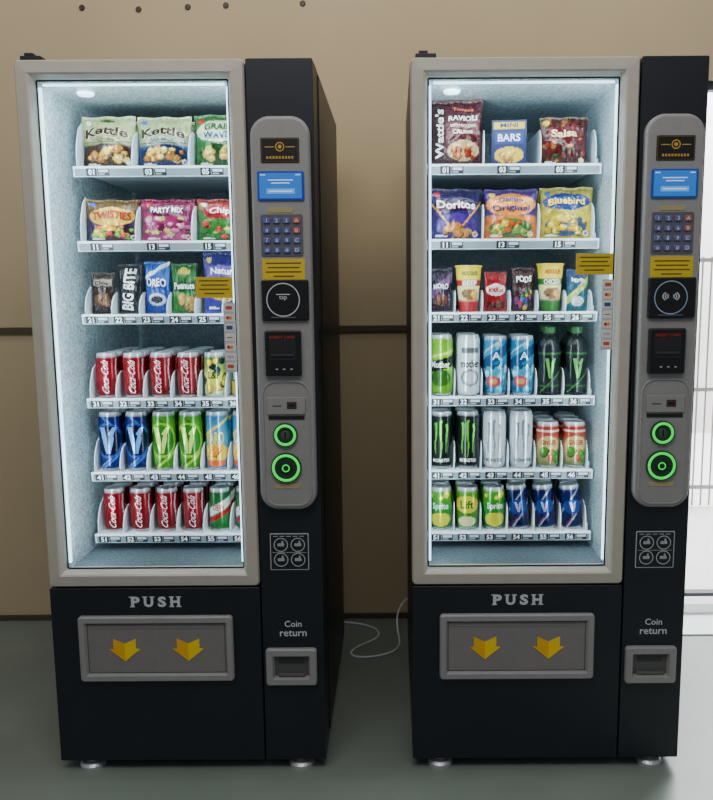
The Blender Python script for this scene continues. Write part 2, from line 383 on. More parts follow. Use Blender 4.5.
P('redpk', 'snack_bag', bag('snack_bag', .130, .132, .04, art([(0, (56, 26, 14)), (.5, (76, 12, 16)), (1, (60, 30, 14))], ('sp', 48, .055, [(150, 90, 34), (80, 8, 16), (180, 140, 50), (34, 74, 28), (120, 30, 24)], .08, .92, .08, .92), ('e', .5, .66, .40, .15, (96, 10, 20))), [('Salsa', .5, .66, .56, .15, (236, 214, 160))], seed=13), 'dark maroon and brown patterned snack bag', 'snack bag')
P('dori', 'snack_bag', bag('snack_bag', .146, .142, .05, art([(0, (42, 26, 86)), (1, (34, 18, 68))], ('e', .5, .3, .40, .22, (62, 30, 110)), ('d', .10, .16, 1.2, (190, 120, 40)), ('d', .1, .15, -1.2, (206, 150, 50)), ('sp', 12, .08, [(200, 140, 50), (180, 110, 40)], .26, .74, .14, .36), ('e', .5, .68, .44, .13, (18, 8, 38))), [('Doritos', .5, .68, .76, .15, (236, 232, 236), 0, 0, (150, 30, 60))], wr=.0015, seed=14), 'purple corn chip bag with white lettering', 'crisp bag')
P('orig', 'snack_bag', bag('snack_bag', .146, .140, .05, art([(0, (206, 96, 34)), (.45, (216, 120, 50)), (.50, (60, 34, 104)), (1, (70, 38, 112))], ('e', .5, .24, .42, .18, (54, 100, 40)), ('sp', 22, .065, [(220, 170, 60), (180, 60, 24), (100, 140, 50)], .16, .84, .1, .36), ('e', .5, .69, .48, .22, (232, 140, 50))), [('Delisio', .5, .79, .46, .09, (36, 16, 80)), ('Original', .5, .61, .74, .15, (36, 16, 80)), ], wr=.0006, seed=15), 'orange and purple snack bag', 'snack bag')
P('bluey', 'snack_bag', bag('snack_bag', .146, .144, .05, art([(0, (160, 140, 30)), (.5, (186, 164, 40)), (1, (150, 140, 50))], ('e', .5, .72, .46, .16, (16, 50, 120)), ('e', .5, .28, .40, .2, (36, 60, 100)), ('sp', 26, .07, [(226, 196, 70), (206, 170, 40), (176, 140, 24)], .14, .86, .10, .46)), [('Bluebird', .5, .71, .70, .13, (240, 206, 50), 0, .2)], wr=.0015, seed=16), 'yellow and blue crisp bag', 'crisp bag')
P('moro', 'chocolate_packet', bag('chocolate_packet', .062, .122, .02, art([(0, (40, 18, 34)), (1, (36, 22, 44))], ('e', .5, .3, .32, .14, (96, 50, 34)), ('d', .5, .72, .4, (90, 60, 100))), [('MORO', .5, .6, .7, .12, W_)], seed=17), 'dark purple chocolate packet', 'chocolate packet')
nood = lambda c: art([(0, c), (.26, c), (.28, (216, 210, 170)), (.56, (226, 214, 130)), (.76, (236, 204, 24)), (1, (232, 196, 10))], ('e', .5, .41, .26, .12, (130, 70, 34)), ('sp', 6, .07, [(206, 150, 60), (60, 110, 40)], .3, .7, .34, .48), ('r', 0, 1, .57, .73, c))
P('beef', 'noodle_cup', cup('noodle_cup', .0255, .0360, .126, nood((160, 16, 26)), [('BEEF', .65, .042, .014, W_), ('NOODLES', .86, .046, .012, (16, 80, 36))]), 'yellow, white and red paper noodle cup', 'noodle cup')
P('chick', 'noodle_cup', cup('noodle_cup', .0255, .0360, .130, nood((30, 96, 26)), [('CHICKEN', .65, .050, .014, W_), ('NOODLES', .86, .046, .012, (170, 24, 24))]), 'yellow, white and green paper noodle cup', 'noodle cup')
P('kit', 'chocolate_packet', bag('chocolate_packet', .064, .112, .02, art([(0, (150, 10, 22)), (1, (130, 8, 20))], ('e', .5, .56, .44, .15, (226, 226, 226)), ('r', .1, .9, .1, .26, (76, 6, 12)), ('sp', 4, .1, [(110, 60, 36)], .3, .7, .16, .28)), [('KitKat', .5, .56, .7, .13, (180, 12, 24))], wr=.0006, seed=18), 'red chocolate packet with a white oval', 'chocolate packet')
P('mm', 'chocolate_packet', bag('chocolate_packet', .064, .124, .025, art([(0, (44, 22, 18)), (1, (52, 18, 22))], ('sp', 18, .08, [(180, 24, 30), (206, 160, 30), (36, 96, 160), (36, 120, 46), (120, 36, 110)], .12, .88, .08, .56)), [('PODS', .5, .74, .7, .14, W_)], seed=19), 'brown sweets packet with coloured dots', 'sweets packet')
P('teal', 'chocolate_packet', bag('chocolate_packet', .064, .118, .02, art([(0, (26, 90, 100)), (1, (36, 60, 104))], ('d', .4, .6, .5, (180, 190, 90)), ('e', .5, .25, .3, .12, (200, 210, 210))), [('Mints', .5, .75, .62, .1, W_)], seed=20), 'teal and white sweets packet', 'sweets packet')
P('mothg', 'energy_drink_can', can('energy_drink_can', .033, .172, art([(0, (76, 130, 14)), (.5, (124, 180, 26)), (1, (90, 146, 20))], ('e', .5, .3, .3, .14, (36, 84, 14)), ('d', .43, .61, .15, (16, 24, 12)), ('d', .66, .70, .15, (200, 220, 90))), [('Mother', .52, .056, .018, W_)]), 'tall lime green energy drink can', 'drink can')
P('mothw', 'energy_drink_can', can('energy_drink_can', .033, .172, art([(0, (200, 206, 210)), (1, (210, 216, 220))], ('e', .5, .3, .28, .14, (110, 116, 120)), ('e', .5, .3, .2, .10, (190, 194, 198)), ('r', .25, .75, .7, .8, (90, 94, 100))), [('mother', .53, .056, .022, K)]), 'tall white energy drink can with black lettering', 'drink can')
P('sky', 'energy_drink_can', can('energy_drink_can', .033, .168, art([(0, (14, 100, 140)), (.5, (44, 146, 178)), (1, (20, 104, 150))], ('sp', 22, .08, [(14, 60, 100), (160, 196, 206), (20, 110, 150), (60, 170, 190)], .08, .92, .08, .86), ('e', .42, .24, .22, .09, (176, 60, 80)), ('e', .42, .24, .12, .05, (210, 150, 80)), ('d', .58, .76, .35, (16, 66, 110)), ('d', .86, .89, .4, (186, 196, 200))), [('A', .67, .024, .022, (225, 235, 240))]), 'tall cyan blue drink can with a busy pattern', 'drink can')
P('vbot', 'energy_drink_bottle', bottle('energy_drink_bottle', .033, .192, art([(0, (26, 32, 34)), (.5, (34, 40, 42)), (1, (24, 30, 30))], ('r', 0, 1, .12, .15, (44, 90, 44)), ('e', .5, .4, .36, .18, (20, 32, 26)), ('r', 0, 1, .60, .62, (50, 106, 50)), ('d', .18, .20, .5, (60, 120, 56)), ('e', .2, .78, .1, .05, (60, 70, 72))), [('^V', .4, .030, .056, (86, 160, 76))], (36, 90, 40)), 'smoky dark bottle with green emblem and green cap', 'drink bottle')
claw = lambda bg, c: art(bg, ('w', .34, .036, .26, .80, c), ('w', .49, .036, .20, .86, c), ('w', .64, .036, .28, .78, c))
P('monk', 'energy_drink_can', can('energy_drink_can', .033, .164, claw([(0, (14, 15, 16)), (1, (20, 22, 22))], (70, 176, 34)), [('MONSTER', .15, .05, .010, W_)]), 'tall black energy drink can with green claw marks', 'drink can')
P('monw', 'energy_drink_can', can('energy_drink_can', .033, .164, claw([(0, (186, 192, 196)), (1, (206, 212, 216))], (112, 120, 128)), [('MONSTER', .15, .05, .010, (60, 64, 70))]), 'tall white energy drink can with silver claw marks', 'drink can')
P('kiwi', 'drink_can', can('drink_can', .033, .132, art([(0, (40, 86, 30)), (.35, (176, 156, 110)), (.7, (166, 60, 44)), (1, (130, 20, 24))], ('e', .5, .5, .34, .2, (196, 172, 110)), ('sp', 9, .09, [(60, 120, 36), (190, 60, 40)], .2, .8, .2, .42), ('r', 0, 1, .78, .84, (210, 196, 170))), [('GINGER', .56, .044, .014, (140, 24, 24))]), 'red, cream and green soft drink can', 'drink can')
P('sprite', 'drink_can', can('drink_can', .032, .124, art([(0, (10, 90, 30)), (.5, (24, 126, 34)), (1, (70, 150, 26))], ('e', .5, .25, .32, .16, (206, 196, 30)), ('sp', 4, .08, [(226, 220, 60)], .2, .8, .75, .88)), [('Sprite', .55, .048, .024, W_)]), 'green and yellow soft drink can', 'drink can')
P('lift', 'drink_can', can('drink_can', .032, .124, art([(0, (26, 100, 24)), (1, (76, 134, 24))], ('e', .5, .6, .4, .2, (206, 190, 36)), ('e', .5, .2, .28, .12, (200, 200, 140))), [('Lift', .6, .04, .024, (16, 80, 30))]), 'lime and yellow soft drink can', 'drink can')
P('rbull', 'drink_can', can('drink_can', .031, .130, art([(0, (6, 12, 56)), (1, (8, 18, 74))], ('d', .24, .30, .9, (130, 140, 160)), ('d', .70, .76, .9, (130, 140, 160)), ('d', .33, .35, .9, (140, 24, 36)), ('e', .5, .52, .30, .17, (16, 50, 120)), ('e', .5, .52, .10, .06, (150, 30, 44))), [('^V', .52, .022, .030, (150, 176, 214))]), 'dark blue soft drink can with silver and red stripes', 'drink can')

LN = .458/6
X0 = .052
ROWZ = [1.598, 1.401, 1.204, .971, .762, .5815]
def place(key, mx, row, lanes, deep=2, tilt=0., roll=0., step=None, yo=0., grp=None):
    name, meshes, label, cat = PR[key]
    for ln in lanes:
        for d in range(deep):
            o = bpy.data.objects.new(name, meshes[0]); COL.objects.link(o)
            st = step or .070
            x = mx+X0+LN*(ln+.5)
            o.location = (x, .262+yo+d*st, ROWZ[row]+.0125)
            o.rotation_euler = (tilt, roll if d == 0 else 0, random.uniform(-.12, .12))
            o['label'] = label; o['category'] = cat
            o['group'] = grp or ('%ss on the vending shelves' % cat)
            if len(meshes) > 1:
                c = bpy.data.objects.new({'drink_can': 'lid', 'energy_drink_can': 'lid', 'energy_drink_bottle': 'cap', 'noodle_cup': 'lid'}[name], meshes[1])
                COL.objects.link(c); c.parent = o
XL, XR = -.905, .042
# left
for i, k in enumerate(('kettA', 'kettB', 'grain')): place(k, XL, 0, [2*i+.5], 2, tilt=-.05, step=.075)
for i, k in enumerate(('twist', 'pink', 'proper')): place(k, XL, 1, [2*i+.5], 2, tilt=-.05, step=.075)
for i, k in enumerate(('brown', 'big', 'blue', 'green')): place(k, XL, 2, [i], 1, tilt=-.04, step=.05)
place('purple', XL, 2, [4.5], 1, tilt=-.04)
place('coke', XL, 3, [0, 1, 2, 3], 4); place('lime', XL, 3, [4], 2); place('yell', XL, 3, [5], 2)
place('vblue', XL, 4, [0, 1], 2); place('vgreen', XL, 4, [2, 3], 2); place('raro', XL, 4, [4, 5], 2)
place('coke', XL, 5, [0, 1, 2, 3], 3); place('dew', XL, 5, [4, 5], 2)
# right
place('ravioli', XR, 0, [.52], 1, step=.06); place('bbox', XR, 0, [2.4], 1, step=.06); place('redpk', XR, 0, [4.35], 1, step=.06)
for i, k in enumerate(('dori', 'orig', 'bluey')): place(k, XR, 1, [2*i+.5], 2, tilt=-.05, step=.075)
for i, k in enumerate(('moro', 'beef', 'kit', 'mm', 'chick', 'teal')): place(k, XR, 2, [i], 1, step=.082, yo=.01)
place('mothg', XR, 3, [0], 2); place('mothw', XR, 3, [1], 2); place('sky', XR, 3, [2, 3], 2); place('vbot', XR, 3, [4, 5], 2)
place('monk', XR, 4, [0, 1], 2); place('monw', XR, 4, [2, 3], 2); place('kiwi', XR, 4, [4, 5], 3)
place('sprite', XR, 5, [0, 2], 2); place('lift', XR, 5, [1], 2); place('rbull', XR, 5, [3, 4, 5], 2, roll=-.10)

# ------------------------------------------------------------------ vending machine
def machine(mx, right):
    R = bpy.data.objects.new('vending_machine', None); COL.objects.link(R); R.location = (mx, 0, 0)
    R.empty_display_size = .2
    R['category'] = 'vending machine'; R['group'] = 'snack and drink vending machines'
    R['label'] = ('black snack and drink vending machine with lit shelves beside the doorway' if right
                  else 'black vending machine with lit shelves of crisps and red cans')
    W, H, D = .713, 1.83, .80
    b = MB()
    b.box(0, .018, .05, D, .03, H); b.box(.535, W, .045, D, .03, H); b.box(.018, .535, .05, D, 1.805, H)
    b.box(.018, .535, .765, D, .03, 1.805); b.box(.018, .535, .05, .765, .03, .53)
    mk('cabinet_body', b.mesh('cabinet_body', [M_BLACK]), R)
    l = MB()
    l.box(.0185, .032, .051, .76, .531, 1.803); l.box(.521, .5345, .051, .76, .531, 1.803)
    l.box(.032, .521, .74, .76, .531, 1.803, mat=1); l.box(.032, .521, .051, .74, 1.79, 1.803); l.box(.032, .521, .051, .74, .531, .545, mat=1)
    mk('interior_liner', l.mesh('interior_liner', [M_LINER, M_BACK_SHADE]), R, label='speckled silver embossed metal lining')
    # door frame
    fx0, fx1, fz0, fz1 = .0, .549, .518, 1.83
    cx, cz, w, h = (fx0+fx1)/2, (fz0+fz1)/2, fx1-fx0, fz1-fz0
    m = MB()
    prof = [(0, .045), (0, .004), (.004, -.002), (.030, -.004), (.034, -.001), (.040, .012), (.040, .045)]
    m.ring(cx, cz, w, h, .012, prof)
    mk('door_frame', m.mesh('door_frame', [M_FRAME]), R, label='champagne silver door frame with rounded corners')
    m = MB(); m.ring(cx, cz, w-.082, h-.082, .006, [(0, .022), (0, .0235), (.004, .0235), (.004, .022)])
    mk('glass_seal', m.mesh('glass_seal', [M_DARK]), R)
    for bb in ((.0455, .0505, .026, .034, .575, 1.772), (.4998, .5038, .026, .034, .575, 1.772), (.056, .495, .026, .034, 1.7763, 1.7807)):
        bx('light_strip', M_LED, bb, R)
    for lx, dx in ((.060, .42), (.492, -.42)):
        ld = bpy.data.lights.new('shelf_light', 'AREA'); ld.shape = 'RECTANGLE'; ld.size = .012; ld.size_y = 1.18
        ld.energy = 3.1 if dx > 0 else 2.5; ld.color = (.74, .93, 1.)
        o = bpy.data.objects.new('shelf_light', ld); COL.objects.link(o); o.parent = R
        o.location = (lx, .048, 1.17)
        z = -Vector((dx, 1, 0)).normalized(); y = Vector((0, 0, 1)); x = y.cross(z)
        o.rotation_euler = Matrix((x, y, z)).transposed().to_euler()
    ld = bpy.data.lights.new('top_light', 'AREA'); ld.shape = 'RECTANGLE'; ld.size = .42; ld.size_y = .02
    ld.energy = 1.6; ld.color = (.74, .93, 1.)
    o = bpy.data.objects.new('top_light', ld); COL.objects.link(o); o.parent = R; o.location = (.276, .06, 1.772)
    o.rotation_euler = (math.radians(35), 0, 0)
    m = MB(); n = 24
    c = lambda q, z: [(.11+q*math.cos(2*math.pi*i/n), .16+q*math.sin(2*math.pi*i/n), z) for i in range(n)]
    m.loft([c(.022, 1.79), c(.020, 1.784), c(.001, 1.783)], (240, 250, 255), cap1=True)
    mk('ceiling_lamp', m.mesh('ceiling_lamp', [M_LED]), R)
    # lower panel
    m = MB()
    m.plate((.549)/2, (.03+.514)/2, .549, .484, .004, 0, .049, mat=0)
    fy = -.0012
    WC = (206, 208, 212)
    for ch, cxx, wd in (('P', -.052, .023), ('U', -.0175, .025), ('S', .0175, .022), ('H', .052, .025)):
        m.text(ch, flat(.275+cxx, .477, fy), wd, .029, WC, .045, mat=1)
        ser = {'P': ((-.0080, -1), (-.0100, 1)), 'U': ((-.0097, 1), (.0097, 1)), 'S': (), 'H': ((-.0095, 1), (-.0095, -1), (.0095, 1), (.0095, -1))}[ch]
        for sx, sg in ser:
            m.quad(.275+cxx+sx-.0065, .275+cxx+sx+.0065, .477+sg*.0132-.0014, .477+sg*.0132+.0014, fy-.0001, WC, 1)
    mk('lower_panel', m.mesh('lower_panel', [M_BLACK, M_ATTR]), R, label='black lower door panel lettered PUSH in white')
    # delivery hatch
    cx, cz, w, h = .2745, .3505, .405, .179
    m = MB(); m.ring(cx, cz, w, h, .010, [(0, -.0005), (0, -.010), (.003, -.014), (.016, -.014), (.021, -.006), (.021, -.0005)])
    hatch = mk('delivery_hatch', m.mesh('delivery_hatch', [M_GREY]), R, label='grey framed product delivery hatch')
    m = MB(); m.plate(cx, cz, w-.044, h-.044, .004, -.007, -.0005, ch=.002)
    m.box(cx-.17, cx+.17, -.0085, -.0065, cz+.057, cz+.062)
    mk('flap', m.mesh('flap', [M_GREY2]), hatch)
    for ax in (.191, .358):
        m = MB(); aw, ah = .041, .031
        A = [(-.72, 1), (0, .55), (0, -1), (-1, .1), (-.72, .1)]
        for sgn, cc in ((1, (240, 180, 10)), (-1, (255, 214, 24))):
            V = [(ax+sgn*p[0]*aw, -.0085, .347+p[1]*ah) for p in A]+[(ax+sgn*p[0]*aw, -.007, .347+p[1]*ah) for p in A]
            m.add(V, [(0, 1, 2, 3, 4), (5, 6, 7, 8, 9)]+[(i, (i+1) % 5, 5+(i+1) % 5, 5+i) for i in range(5)], cc)
        mk('arrow', m.mesh('arrow', [M_ATTR]), hatch, label='yellow downward arrow')
    # service column
    m = MB(); m.plate((.553+.713)/2, (.03+1.83)/2, .160, 1.80, .004, 0, .044)
    m.text('Coin', flat(.634, .414, fy), None, .017, (214, 216, 220), .01, mat=1)
    m.text('return', flat(.634, .388, fy), None, .0165, (214, 216, 220), .01, mat=1)
    mk('service_door', m.mesh('service_door', [M_BLACK, M_ATTR]), R, label='narrow black service door')
    # instruction sticker
    m = MB(); m.plate(.6295, .6105, .100, .098, .003, -.0012, 0, (200, 204, 208), ch=.0003)
    m.plate(.6295, .6105, .096, .094, .002, -.0018, 0, (26, 28, 34), ch=.0003)
    for dx in (-.022, .022):
        for dz in (-.021, .019):
            m.disc(.6295+dx, .6105+dz, .0185, -.0022, (200, 204, 208), 28, .0165)
            m.plate(.6295+dx, .6105+dz, .018, .008, .002, -.0024, -.0018, (170, 174, 180), ch=.0003)
            m.plate(.6295+dx+.004, .6105+dz+.007, .005, .007, .001, -.0024, -.0018, (170, 174, 180), ch=.0003)
    m.quad(.585, .674, .6085, .6095, -.0022, (200, 204, 208))
    for i in range(5): m.quad(.588+i*.017, .600+i*.017, .6515, .6530, -.0022, (200, 204, 208))
    mk('instruction_sticker', m.mesh('instruction_sticker', [M_ATTR]), R, label='black sticker with four circled hand pictograms')
    # coin return
    cx, cz, w, h = .628, .2975, .134, .101
    m = MB(); m.ring(cx, cz, w, h, .008, [(0, 0), (0, -.010), (.003, -.014), (.018, -.014), (.023, -.002), (.023, 0)])
    cr = mk('coin_return', m.mesh('coin_return', [M_GREY]), R, label='grey framed coin return')
    m = MB(); m.plate(cx, cz, w-.046, h-.046, .003, -.0015, 0, (88, 84, 84), ch=.0005)
    m.quad(cx-.034, cx+.034, cz+.006, cz+.024, -.0018, (62, 59, 60))
    m.box(cx-.036, cx+.036, -.009, -.0015, cz-.025, cz-.020, (104, 100, 100))
    mk('coin_tray', m.mesh('coin_tray', [M_ATTR]), cr)
    # control panel
    pc, pz0, pz1 = .6335, .728, 1.694
    m = MB()
    L = []
    for ins, y in ((0, 0), (0, -.014), (.004, -.020), (.008, -.021)):
        L.append([(x, y, z) for x, z in rr(pc, (pz0+pz1)/2, .143-2*ins, pz1-pz0-2*ins, .046-ins, 10)])
    m.loft(L, cap1=True)
    m.ring(pc, (pz0+1.06)/2+.004, .122, 1.05-pz0, .036, [(0, -.021), (.001, -.0235), (.004, -.0235), (.005, -.021)])
    CP = mk('control_panel', m.mesh('control_panel', [M_GREY]), R, label='tall grey control panel with rounded ends')
    Y = -.0212
    m = MB(); m.plate(pc, 1.614, .092, .058, .003, Y-.002, Y, (20, 18, 16), ch=.0005)
    m.ring(pc, 1.614, .088, .054, .002, [(0, Y-.0022), (.0012, Y-.0024)], (150, 118, 50))
    m.disc(pc, 1.622, .011, Y-.0024, (200, 160, 60), 24, .0085); m.disc(pc, 1.622, .005, Y-.0024, (200, 160, 60), 6)
    m.quad(pc-.036, pc-.014, 1.6205, 1.6225, Y-.0024, (200, 160, 60)); m.quad(pc+.014, pc+.036, 1.6205, 1.6225, Y-.0024, (200, 160, 60))
    for i in range(9): m.quad(pc-.033+i*.0075, pc-.028+i*.0075, 1.594, 1.600, Y-.0024, (190, 150, 60))
    mk('logo_plate', m.mesh('logo_plate', [M_ATTR]), CP, label='black plate with gold emblem')
    m = MB(); m.plate(pc, 1.531, .112, .068, .004, Y-.005, Y, (20, 50, 120), ch=.001)
    m.quad(pc-.051, pc+.051, 1.501, 1.561, Y-.0055, (36, 104, 190))
    m.quad(pc-.034, pc+.034, 1.512, 1.524, Y-.0058, (90, 156, 215))
    m.quad(pc-.028, pc+.028, 1.5170, 1.5190, Y-.006, (220, 235, 250))
    for i, ww in enumerate((.060, .044)): m.quad(pc-ww/2, pc+ww/2, 1.543-i*.007, 1.5452-i*.007, Y-.0058, (200, 222, 250))
    m.quad(pc-.048, pc-.036, 1.555, 1.5575, Y-.0058, (180, 210, 245)); m.quad(pc+.036, pc+.048, 1.555, 1.5575, Y-.0058, (180, 210, 245))
    mk('display_screen', m.mesh('display_screen', [M_GLOW]), CP, label='lit blue display screen')
    m = MB(); m.plate(pc-.002, 1.474, .06, .012, .001, Y-.001, Y, (170, 160, 110), ch=.0003)
    m.plate(pc, 1.414, .102, .100, .005, Y-.002, Y, (96, 92, 104), ch=.0006)
    for i in range(4):
        for j in range(4):
            c = (84, 98, 165) if i < 3 else ((190, 96, 76) if j < 2 else (100, 110, 165))
            if right: c = tuple(int(q*.75+30) for q in c)
            m.plate(pc-.036+i*.024, 1.449-j*.0235, .017, .013, .003, Y-.006, Y-.002, c, ch=.001)
            t = ['1', '2', '3', 'A', '4', '5', '6', 'B', '7', '8', '9', 'C', '*', '0', '#', 'D'][j*4+i]
            m.text(t, flat(pc-.036+i*.024, 1.449-j*.0235, Y-.0064), None, .009, (225, 225, 240))
    mk('keypad', m.mesh('keypad', [M_ATTR]), CP, label='keypad with blue and orange buttons')
    m = MB(); m.plate(pc+.002, 1.332, .104, .052, .001, Y-.001, Y, (222, 190, 40), ch=.0002)
    for i, ww in enumerate((.086, .078, .088, .05)): m.quad(pc+.002-ww/2, pc+.002+ww/2, 1.346-i*.0105, 1.3490-i*.0105, Y-.0014, (96, 80, 24))
    mk('yellow_notice', m.mesh('yellow_notice', [M_ATTR]), CP, label='yellow printed notice sticker')
    m = MB(); m.plate(pc+.004, 1.258, .116, .100, .006, Y-.010, Y, (14, 15, 20), ch=.003)
    m.disc(pc, 1.259, .041, Y-.0104, (150, 175, 205) if right else (205, 210, 215), 48, .0385)
    if right:
        for q in (.008, .014, .020):
            for sgn in (1, -1):
                V = []
                for i in range(9):
                    a = math.radians(-50+100*i/8)
                    for rr_ in (q-.0016, q+.0016): V.append((pc+sgn*rr_*math.cos(a), Y-.0106, 1.262+.6*rr_*math.sin(a)))
                m.add(V, [(2*i, 2*i+1, 2*i+3, 2*i+2) for i in range(8)], (190, 200, 210))
    else:
        m.text('tap', flat(pc, 1.263, Y-.0106), None, .012, (215, 215, 220))
        m.plate(pc, 1.272, .034, .002, .001, Y-.0108, Y-.0102, (215, 215, 220), ch=.0002)
    m.quad(pc-.03, pc+.03, 1.2155, 1.2175, Y-.0106, (110, 112, 118))
    mk('contactless_reader', m.mesh('contactless_reader', [M_ATTR]), CP, label='black contactless card reader with a pale ring')
    m = MB(); m.plate(pc-.004, 1.128, .090, .112, .005, Y-.014, Y, (16, 16, 18), ch=.003)
    m.plate(pc-.004, 1.136, .066, .050, .003, Y-.0145, Y-.013, (34, 34, 38), ch=.0004)
    m.text('INSERT CARD', flat(pc-.004, 1.168, Y-.0146), .062, .007, (200, 50, 44))
    m.box(pc-.032, pc+.024, Y-.018, Y-.014, 1.122, 1.127, (60, 60, 66))
    for i in range(3): m.quad(pc-.022+i*.018, pc-.016+i*.018, 1.088, 1.0905, Y-.0146, (200, 200, 205))
    mk('card_terminal', m.mesh('card_terminal', [M_ATTR]), CP, label='black card terminal with red lettering')
    m = MB(); m.plate(pc, .996, .096, .043, .003, Y-.004, Y, (150, 148, 146), ch=.001)
    m.quad(pc+.002, pc+.026, .988, 1.006, Y-.0044, (70, 50, 46)); m.quad(pc+.006, pc+.022, .994, 1.000, Y-.0046, (20, 18, 18)); m.quad(pc-.034, pc-.012, .9945, .9975, Y-.0044, (70, 70, 70))
    m.plate(pc, .966, .09, .009, .001, Y-.002, Y, (28, 26, 26), ch=.0003)
    mk('coin_slot', m.mesh('coin_slot', [M_ATTR]), CP, label='steel coin slot plate')
    for zc, r in ((.922, .028), (.838, .036)):
        m = MB()
        n = 40
        c = lambda q, y: [(pc-.004+q*math.cos(2*math.pi*i/n), y, zc+q*math.sin(2*math.pi*i/n)) for i in range(n)]
        m.loft([c(r-.0075, Y-.006), c(r-.0065, Y-.009), c(r-.002, Y-.009), c(r-.0005, Y-.006)], mat=0, smooth=True)
        m.loft([c(r-.0005, Y-.007), c(r+.002, Y-.007), c(r+.003, Y)], (40, 70, 50), mat=1)
        m.loft([c(r-.0075, Y-.006), c(.001, Y-.0045)], (34, 56, 44), mat=1, cap1=True)
        if r < .035:
            m.plate(pc-.004, zc, .022, .022, .010, Y-.0065, Y-.004, (70, 80, 76), mat=1)
            m.plate(pc-.004, zc, .004, .018, .001, Y-.0075, Y-.004, (8, 8, 8), mat=1)
        else:
            m.plate(pc-.004, zc, .030, .030, .014, Y-.008, Y-.004, (14, 46, 28), mat=1)
            m.disc(pc-.004, zc, .010, Y-.0085, (30, 200, 90), 24, .007, mat=0)
        mk('illuminated_ring', m.mesh('illuminated_ring', [M_GREEN, M_ATTR]), CP, label='glowing green ring around a coin button')
    m = MB(); m.plate(pc-.002, .790, .064, .012, .001, Y-.001, Y, (176, 160, 120), ch=.0003)
    mk('small_notice', m.mesh('small_notice', [M_ATTR]), CP)
    # door stickers
    dz = .052 if right else 0
    m = MB(); m.plate(.456, 1.290+dz, .092, .052, .001, .0145, .0158, (214, 184, 40), ch=.0002)
    for i, ww in enumerate((.074, .066, .076, .05)): m.quad(.456-ww/2, .456+ww/2, 1.305+dz-i*.0105, 1.308+dz-i*.0105, .0142, (96, 80, 24))
    mk('yellow_notice', m.mesh('yellow_notice', [M_ATTR]), R, label='yellow printed notice stuck on the door')
    m = MB(); zt = 1.252+dz
    m.plate(.491, zt-.088, .028, .176, .002, .0142, .0158, (196, 190, 186), ch=.0002)
    for i in range(7):
        zc = zt-.013-i*.0245
        m.plate(.491, zc, .023, .018, .002, .0136, .0142, (226, 224, 222), ch=.0002)
        if i in (0, 6): m.quad(.483, .499, zc-.004, zc+.005, .0132, (196, 90, 50))
        elif i == 2: m.quad(.483, .499, zc-.005, zc+.005, .0132, (50, 80, 140))
        elif i in (1, 4):
            m.disc(.4875, zc, .0045, .0132, (200, 40, 40), 16); m.disc(.4945, zc, .0045, .0131, (226, 150, 40), 16)
        elif i == 3: m.quad(.484, .498, zc-.001, zc+.001, .0132, (60, 60, 60))
    m.text('VISA', flat(.491, zt-.013-.0245*5, .0132), .018, .007, (30, 60, 150))
    mk('payment_sticker', m.mesh('payment_sticker', [M_ATTR]), R, label='vertical strip of payment card stickers')
    # feet and hinge
    for fx in (.075, .645):
        for fyy in (.030, .72):
            m = MB(); n = 24
            c = lambda q, z: [(fx+q*math.cos(2*math.pi*i/n), fyy+q*math.sin(2*math.pi*i/n), z) for i in range(n)]
            m.loft([c(.033, 0), c(.034, .010), c(.028, .016), c(.014, .018), c(.014, .032)], cap0=True, cap1=True, smooth=False)
            mk('foot', m.mesh('foot', [M_STEEL]), R, label='round steel levelling foot')
    m = MB(); m.box(.012, .062, .01, .06, 1.8302, 1.842); m.box(.020, .042, .015, .05, 1.842, 1.850)
    mk('hinge', m.mesh('hinge', [M_BLACK]), R, bevel=.002)
    m = MB(); m.box(.712, .7165, .12, .128, .05, 1.82)
    mk('side_seam', m.mesh('side_seam', [M_BLACK]), R)
    # shelves
    NUM = [['01', '03', '05'], ['11', '13', '15']]+[[str(a*10+b) for b in range(1, 7)] for a in (2, 3, 4, 5)]
    for r, z in enumerate(ROWZ):
        x0, x1 = X0, X0+.458
        m = MB()
        m.box(x0, x1, .214, .70, z+.004, z+.012); m.box(x0, x0+.003, .23, .70, z+.012, z+.03); m.box(x1-.003, x1, .23, .70, z+.012, z+.03)
        sh = mk('shelf', m.mesh('shelf', [M_WHITE]), R, label='white vending shelf tray')
        m = MB()
        L = [[(xx, y, zz) for y, zz in ((.214, z-.012), (.2075, z-.012), (.203, z+.012), (.206, z+.0155), (.214, z+.014))] for xx in (x0-.004, x1+.004)]
        m.loft(L, cap0=True, cap1=True)
        ry = lambda dz, off: .20525-dz*.1875-off
        # grey label channel along the rail
        m.add([(x0, ry(-.0105, .0004), z-.0105), (x1, ry(-.0105, .0004), z-.0105), (x1, ry(.0085, .0004), z+.0085), (x0, ry(.0085, .0004), z+.0085)], [(0, 1, 2, 3)], (120, 132, 140), 1)
        mk('price_rail', m.mesh('price_rail', [M_WHITE, M_ATTR]), sh, label='white sloping price rail with grey label channel')
        n = 3 if r < 2 else 6
        lw = .458/n; hh = .100 if r < 2 else (.062 if r == 2 else .075)
        for k in range(n+1):
            xd = min(max(x0+k*lw, x0+.0045), x1-.0045)
            h2 = hh*(1.0 if 0 < k else 1.25)
            pr = [(.222, 0), (.219, .3*h2), (.226, .62*h2), (.240, .86*h2), (.262, h2), (.66, h2), (.66, 0)]
            fl = [.004*(1-i/4) if i < 4 else 0 for i in range(7)]
            V = [(xd-.0012-fl[i], y, z+.0122+q) for i, (y, q) in enumerate(pr)]+[(xd+.0012-fl[i], y, z+.0122+q) for i, (y, q) in enumerate(pr)]
            N = len(pr)
            m = MB(); m.add(V, [tuple(range(N)), tuple(range(N, 2*N))]+[(i, (i+1) % N, N+(i+1) % N, N+i) for i in range(N)])
